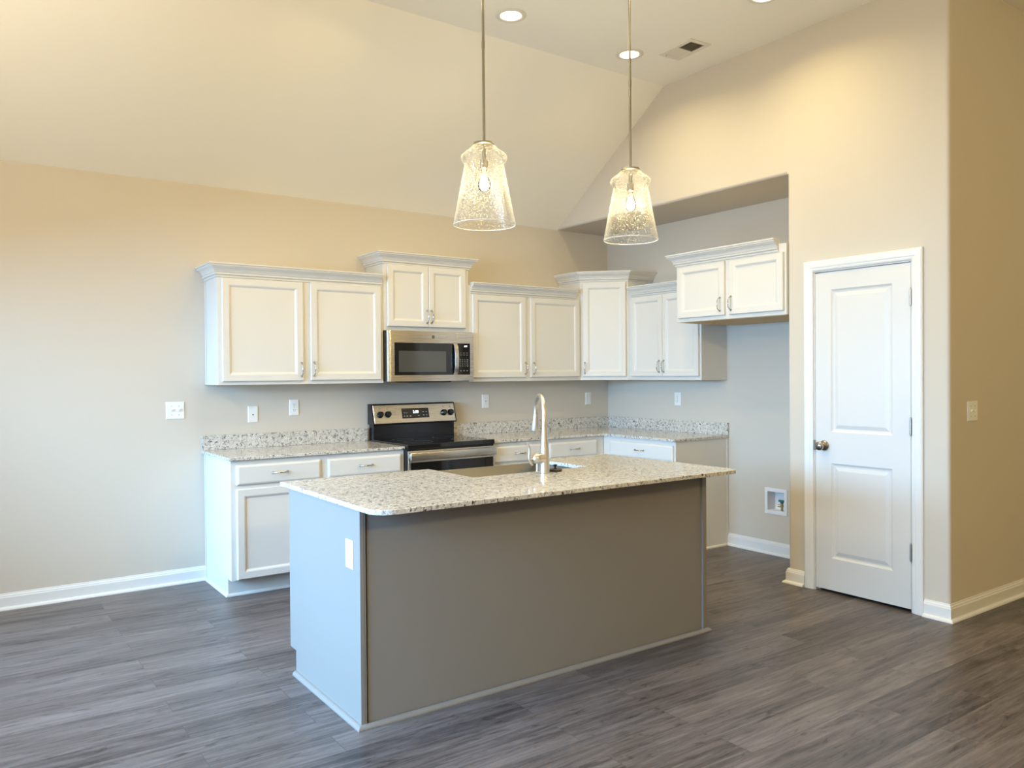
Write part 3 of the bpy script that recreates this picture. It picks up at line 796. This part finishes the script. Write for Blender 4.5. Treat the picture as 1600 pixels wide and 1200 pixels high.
tt.faces.new(rgs[0]); tt.faces.new(rgs[-1][::-1]); bmesh.ops.recalc_face_normals(tt, faces=list(tt.faces)); merge(bm, tt)
obj('handle', bm, steel_m, dr, True, 40)
lg = bmesh.new()
lx, lz = -2.155 - (RX0 + RX1) / 2, 1.710 - MZ0
add_lathe(lg, [(0, 0), (.0125, 0), (.0125, .001), (.0105, .0014), (.0100, .0008), (0, .0008)], 24, (lx, -MY, lz), Matrix.Rotation(R(90), 4, 'X'))
bd = obj('badge', lg, mark_m, dr); bd['label'] = 'round dark maker badge'
bm = bmesh.new()
for cx_, a0, a1 in ((-.0032, 40, 330), (.0034, 30, 320)):
    pts = [(lx + cx_ + .0030 * math.cos(R(a0 + (a1 - a0) * i / 14)), -MY - .0012, lz + .0042 * math.sin(R(a0 + (a1 - a0) * i / 14))) for i in range(15)]
    add_tube(bm, pts, .0006, 6)
obj('monogram', bm, steel_m, bd)
# control side
bm = bmesh.new(); add_box(bm, xs + .001, -MY, .002, hw, -MY + .027, Hm - .001, .002)
cp = obj('control_frame', bm, steel_m, t)
kp = box_obj('keypad', (xs + .0012, -MY - .003, .050, -1.822 - (RX0 + RX1) / 2, -MY - .0002, .298), bglass_m, cp, .001)
text_part('clock_digits', '2:50', .017, digit_m, kp, (-1.863 - (RX0 + RX1) / 2, -MY - .0036, 1.641 - MZ0), (R(90), 0, 0))
kb_ = []; c0 = -1.879 - (RX0 + RX1) / 2
for zz, n in ((1.588, 3), (1.572, 3)):
    for k in range(n): kb_.append((c0 + (k - 1) * .029 - .008, -MY - .0036, zz - MZ0 - .0017, c0 + (k - 1) * .029 + .008, -MY - .0031, zz - MZ0 + .0017))
for zz in (1.534, 1.518, 1.501, 1.485):
    for k in range(4): kb_.append((c0 + (k - 1.6) * .021 - .003, -MY - .0036, zz - MZ0 - .0028, c0 + (k - 1.6) * .021 + (.010 if k == 3 else .003), -MY - .0031, zz - MZ0 + .0028))
for k in range(3): kb_.append((c0 + (k - 1) * .029 - .005, -MY - .0036, 1.447 - MZ0 - .003, c0 + (k - 1) * .029 + .005, -MY - .0031, 1.447 - MZ0 + .003))
pieces('button_mark', kb_, grey_m, kp)
box_obj('grease_filter', (-.16, -MY + .05, -.008, .20, -.06, .0038), bplast_m, t)

# ================================================================== WALL PLATES
def plate_mesh(w, h, d=.0055):
    bm = bmesh.new(); add_rings(bm, -w / 2, -h / 2, w / 2, h / 2, [(0, 0), (0, .0025), (.002, .0045), (.005, d)]); return bm
def screws(parent, pts, y):
    for x_, z_ in pts:
        bm = bmesh.new(); add_lathe(bm, [(0, 0), (.0032, 0), (.0028, .0012), (0, .0014)], 12, (x_, y, z_), Matrix.Rotation(R(90), 4, 'X')); obj('screw', bm, grey_m, parent)
def duplex(label, loc, rz, group=None):
    t = thing('duplex_outlet', label, 'outlet', loc, rz, group)
    obj('cover_plate', plate_mesh(.072, .117), plate_m, t)
    for dz in (-.0195, .0195):
        bm = bmesh.new()
        pl = [(.0168 * math.cos(a), max(-.0142, min(.0142, .0168 * math.sin(a)))) for a in [2 * PI * i / 28 for i in range(28)]]
        add_prism(bm, [(p[0], p[1] + dz) for p in pl], -.0072, -.0052, 'y')
        rc = obj('receptacle', bm, plate_m, t)
        pieces('slot', [(-.0075, -.0076, dz - .001, -.0052, -.0073, dz + .008), (.0052, -.0076, dz - .0005, .0072, -.0073, dz + .0075)], slot_m, rc)
        bm = bmesh.new(); add_lathe(bm, [(0, 0), (.0026, 0), (.0026, .0003), (0, .0003)], 10, (0, -.0073, dz - .0075), Matrix.Rotation(R(90), 4, 'X'))
        obj('ground_hole', bm, slot_m, rc)
    screws(t, [(0, 0)], -.0056)
    return t
def toggles(label, loc, rz, n=2):
    t = thing('light_switch', label, 'switch', loc, rz)
    obj('cover_plate', plate_mesh(.047 + .0235 * 2 * (n - 1) + .026, .117), plate_m, t)
    for k in range(n):
        cx_ = (k - (n - 1) / 2) * .046
        bm = bmesh.new(); add_prism(bm, [(-.0055, -.006), (-.0055, .006), (-.018, .014), (-.0185, .007), (-.0105, -.008)], cx_ - .0045, cx_ + .0045, 'x', .0008)
        obj('toggle', bm, plate_m, t)
        screws(t, [(cx_, .03), (cx_, -.03)], -.0056)
    return t
def decora(label, loc, rz, kind, name, cat):
    t = thing(name, label, cat, loc, rz)
    obj('cover_plate', plate_mesh(.072, .117), plate_m, t)
    bm = bmesh.new()
    if kind == 'rocker':
        add_prism(bm, [(-.0055, -.033), (-.0085, -.033), (-.0062, 0), (-.0095, .033), (-.0055, .033)], -.0165, .0165, 'x', .0006); obj('rocker', bm, plate_m, t)
        bm = bmesh.new(); add_sweep(bm, [(-.0172, -.0337), (-.0172, .0337), (.0172, .0337), (.0172, -.0337)], [(0, -.0054), (.0006, -.0054), (.0006, -.0059), (0, -.0059)], mp=lambda u, v, h: (u, h, v), closed=True); obj('bezel', bm, grey_m, t)
    else:
        add_box(bm, -.0165, -.0075, -.033, .0165, -.0054, .033, .0006); f = obj('receptacle', bm, plate_m, t)
        for dz in (-.021, .021):
            pieces('slot', [(-.0075, -.0079, dz - .003, -.0055, -.0076, dz + .004), (.0055, -.0079, dz - .003, .0072, -.0076, dz + .004)], grey_m, f)
        pieces('button', [(-.006, -.0082, -.0065, .006, -.0076, -.001), (-.006, -.0082, .001, .006, -.0076, .0065)], grey_m, f)
    return t
toggles('double light switch on the bare wall left of the wall cabinets', (-3.962, -.0004, 1.186), 0)
t = thing('cable_plate', 'white blank cable plate with one hole, over the left worktop', 'wall plate', (-3.435, -.0004, 1.143))
obj('cover_plate', plate_mesh(.072, .117), plate_m, t)
bm = bmesh.new(); add_lathe(bm, [(0, 0), (.0052, 0), (.0045, .002), (0, .002)], 14, (0, -.0056, -.004), Matrix.Rotation(R(90), 4, 'X')); obj('cable_port', bm, slot_m, t)
duplex('duplex outlet left of the range, under the long wall cabinet', (-3.130, -.0004, 1.182), 0)
decora('rectangular safety outlet on the wall just right of the range', (-1.4275, -.0004, 1.184), 0, 'gfci', 'safety_outlet', 'outlet')
decora('rocker switch on the wall close to the kitchen corner', (-.254, -.0004, 1.180), 0, 'rocker', 'rocker_switch', 'switch')
duplex('duplex outlet on the right wall above the worktop backsplash', (-.0004, -.905, 1.188), R(-90))
duplex('white outlet on the bright left end of the island', (IX0 - .0004, -2.7205, .688), R(-90))
toggles('double light switch on the hall wall right of the pantry corner', (-.357, Y2 - .0004, 1.183), 0)

# recessed water supply box
t = thing('water_supply_box', 'recessed white water box with valve, low in the fridge space', 'outlet box', (0, -1.918, .415), R(-90))
bm = bmesh.new()
o2, i2 = (.100, .100), (.0765, .0735)
fr = [(-o2[0], -o2[1]), (o2[0], -o2[1]), (o2[0], o2[1]), (-o2[0], o2[1])]
add_box(bm, -.101, -.006, -.101, -.0765, -.0005, .101, .0015); add_box(bm, .0765, -.006, -.101, .101, -.0005, .101, .0015)
add_box(bm, -.0765, -.006, -.101, .0765, -.0005, -.0735, .0015); add_box(bm, -.0765, -.006, .0735, .0765, -.0005, .101, .0015)
obj('frame', bm, box_m, t)
bm = bmesh.new()
add_box(bm, -.0785, -.004, -.0755, -.0755, .085, .0755); add_box(bm, .0755, -.004, -.0755, .0785, .085, .0755)
add_box(bm, -.0755, -.004, -.0755, .0755, .085, -.0725); add_box(bm, -.0755, -.004, .0725, .0755, .085, .0755); add_box(bm, -.0785, .082, -.0755, .0785, .085, .0755)
obj('recess', bm, box_m, t)
bm = bmesh.new(); add_tube(bm, [(.03, .03, -.0722), (.03, .03, -.005)], .009, 14); add_tube(bm, [(.0, .022, -.035), (.03, .03, -.035)], [.010, .008], 14); add_lathe(bm, [(0, -.04), (.013, -.04), (.013, -.025), (0, -.025)], 12, (.03, .03, 0))
vv = obj('valve', bm, brass_m, t, True, 40)
bm = bmesh.new(); add_box(bm, .004, .020, -.004, .056, .040, .012, .004); add_box(bm, .020, .020, -.016, .040, .040, -.002, .003)
obj('valve_handle', bm, teal_m, vv)

# ================================================================== CEILING FIXTURES
def can(label, x_, y_, group='recessed ceiling lights'):
    t = thing('recessed_light', label, 'ceiling light', (x_, y_, HC), 0, group)
    bm = bmesh.new(); add_lathe(bm, [(.066, -.003), (.066, -.0005), (.098, -.0005), (.098, -.003), (.092, -.006), (.078, -.0075), (.070, -.006)], 48, closed=True)
    obj('trim_ring', bm, vent_m, t, True, 40)
    bm = bmesh.new(); add_lathe(bm, [(0, -.0012), (.0655, -.0012), (.0655, -.0030), (0, -.0045)], 40)
    obj('lens', bm, lens_m, t, True, 60)
    l = bpy.data.lights.new('recessed_lamp', 'AREA'); l.shape = 'DISK'; l.size = .125; l.energy = CAN_POWER; l.color = WARM; l.spread = R(150)
    o = bpy.data.objects.new('recessed_lamp', l); C.objects.link(o); o.parent = t; o.location = (0, 0, -.008)
    return t
can('left recessed light in the flat ceiling, between the pendant rods', -2.318, -1.675)
can('recessed light seen behind the right pendant rod', -1.277, -1.651)
can('recessed light at the top edge, above the ceiling vent', -1.218, -2.740)
# air register
t = thing('ceiling_vent', 'rectangular white air register in the flat ceiling', 'vent', (-1.020, -1.930, HC), R(-3.5))
bm = bmesh.new()
ow, ol, iw, il = .096, .158, .062, .126
for b in ((-ow, -ol, -iw, ol), (iw, -ol, ow, ol), (-iw, -ol, iw, -il), (-iw, il, iw, ol), (-iw, -.006, iw, .006)):
    add_box(bm, b[0], b[1], -.007, b[2], b[3], -.0005, .001)
obj('frame', bm, vent_m, t)
box_obj('opening_shade', (-iw, -il, -.0012, iw, il, -.0006), vdark_m, t)  # flat dark sheet, paints the shade of the openings behind the louvers
def louver(c, x0, x1, ang):
    bm = bmesh.new(); hwid = .0062
    ca, sa = math.cos(R(ang)) * hwid, math.sin(R(ang)) * hwid
    add_prism(bm, [(c - ca, -sa - .0052), (c + ca, sa - .0052), (c + ca, sa - .0045), (c - ca, -sa - .0045)], x0, x1, 'x')
    obj('louver', bm, vent_m, t)
for k in range(11): louver(-il + .006 + k * .0112, -iw, iw, 35)
for k in range(11): louver(.012 + k * .0112, -iw, iw, -22)
box_obj('damper_lever', (-.050, .128, -.016, -.044, .134, -.0071), vent_m, t, .001)

# pendants
def pendant(label, x_, y_, zb):
    t = thing('pendant_light', label, 'pendant light', (x_, y_, zb), 0, 'glass pendants over the island')
    H_ = .383; Rb = .1480
    top = HC - zb
    bm = bmesh.new(); add_lathe(bm, [(0, top - .026), (.03, top - .026), (.055, top - .022), (.062, top - .012), (.062, top - .0006), (0, top - .0006)], 32); obj('canopy', bm, rod_m, t, True, 40)
    bm = bmesh.new(); add_tube(bm, [(0, 0, H_ + .004), (0, 0, top - .024)], .0068, 14)
    for q in (H_ + .45,): add_tube(bm, [(0, 0, q), (0, 0, q + .03)], .0082, 14)
    obj('rod', bm, rod_m, t, True, 40)
    bm = bmesh.new(); add_lathe(bm, [(0, H_ + .010), (.012, H_ + .010), (.014, H_ + .004), (.050, H_ + .001), (.052, H_ - .006), (.049, H_ - .009), (.036, H_ - .012), (.036, H_ - .022), (0, H_ - .022)], 32); obj('cap', bm, rod_m, t, True, 40)
    bm = bmesh.new(); add_lathe(bm, [(0, H_ - .023), (.010, H_ - .023), (.010, H_ - .075), (.019, H_ - .079), (.019, H_ - .118), (.015, H_ - .122), (0, H_ - .122)], 24); obj('socket', bm, rod_m, t, True, 40)
    # bell: neck, bulge, waist, flared cone ; outer then inner wall
    out = [(.046, H_ - .010), (.056, H_ - .014), (.064, H_ - .022), (.076, H_ - .034), (.092, H_ - .044), (.106, H_ - .056), (.1105, H_ - .068), (.108, H_ - .081), (.099, H_ - .092), (.0925, H_ - .099)]
    for k in range(1, 9): out.append((.0925 + (Rb - .0925) * k / 8, H_ - .099 - (H_ - .099) * k / 8))
    inn = [(r_ - .003, z_ + (.0008 if i else 0)) for i, (r_, z_) in enumerate(out)]
    bm = bmesh.new(); add_lathe(bm, out + inn[::-1], 64, closed=True); obj('glass_shade', bm, shade_m, t, True, 60)['label'] = 'clear seeded glass bell shade'
    rim = bmesh.new()
    add_lathe(rim, [(Rb + .0016 * math.cos(2 * PI * i / 8) - .0015, .0016 * math.sin(2 * PI * i / 8) - .0017) for i in range(8)], 64, closed=True)
    obj('rim', rim, rim_m, t, True)
    bz = H_ - .122
    bm = bmesh.new(); add_lathe(bm, [(0, bz - .0005), (.0135, bz - .0005), (.014, bz - .020), (.022, bz - .042), (.030, bz - .066), (.0305, bz - .078), (.026, bz - .094), (.014, bz - .103), (0, bz - .105)], 28)
    bl = obj('bulb', bm, clear_m, t, True, 60)
    bm = bmesh.new(); add_lathe(bm, [(0, bz - .032), (.010, bz - .036), (.017, bz - .055), (.020, bz - .074), (.015, bz - .088), (0, bz - .094)], 20); obj('filament', bm, bulb_m, bl, True, 60)
    l = bpy.data.lights.new('pendant_lamp', 'POINT'); l.energy = BULB_POWER; l.color = WARM; l.shadow_soft_size = .032
    o = bpy.data.objects.new('pendant_lamp', l); C.objects.link(o); o.parent = t; o.location = (0, 0, bz - .066)
rim_m = plain('rim_glass', (0.9, 0.87, 0.80), 0.1, spec=0.8)
pendant('glass bell pendant on the left, hanging nearer the camera', -3.138, -2.6, 2.128)
pendant('glass bell pendant on the right, hanging nearer the corner', -2.187, -2.6, 2.143)
bpy.context.view_layer.update()
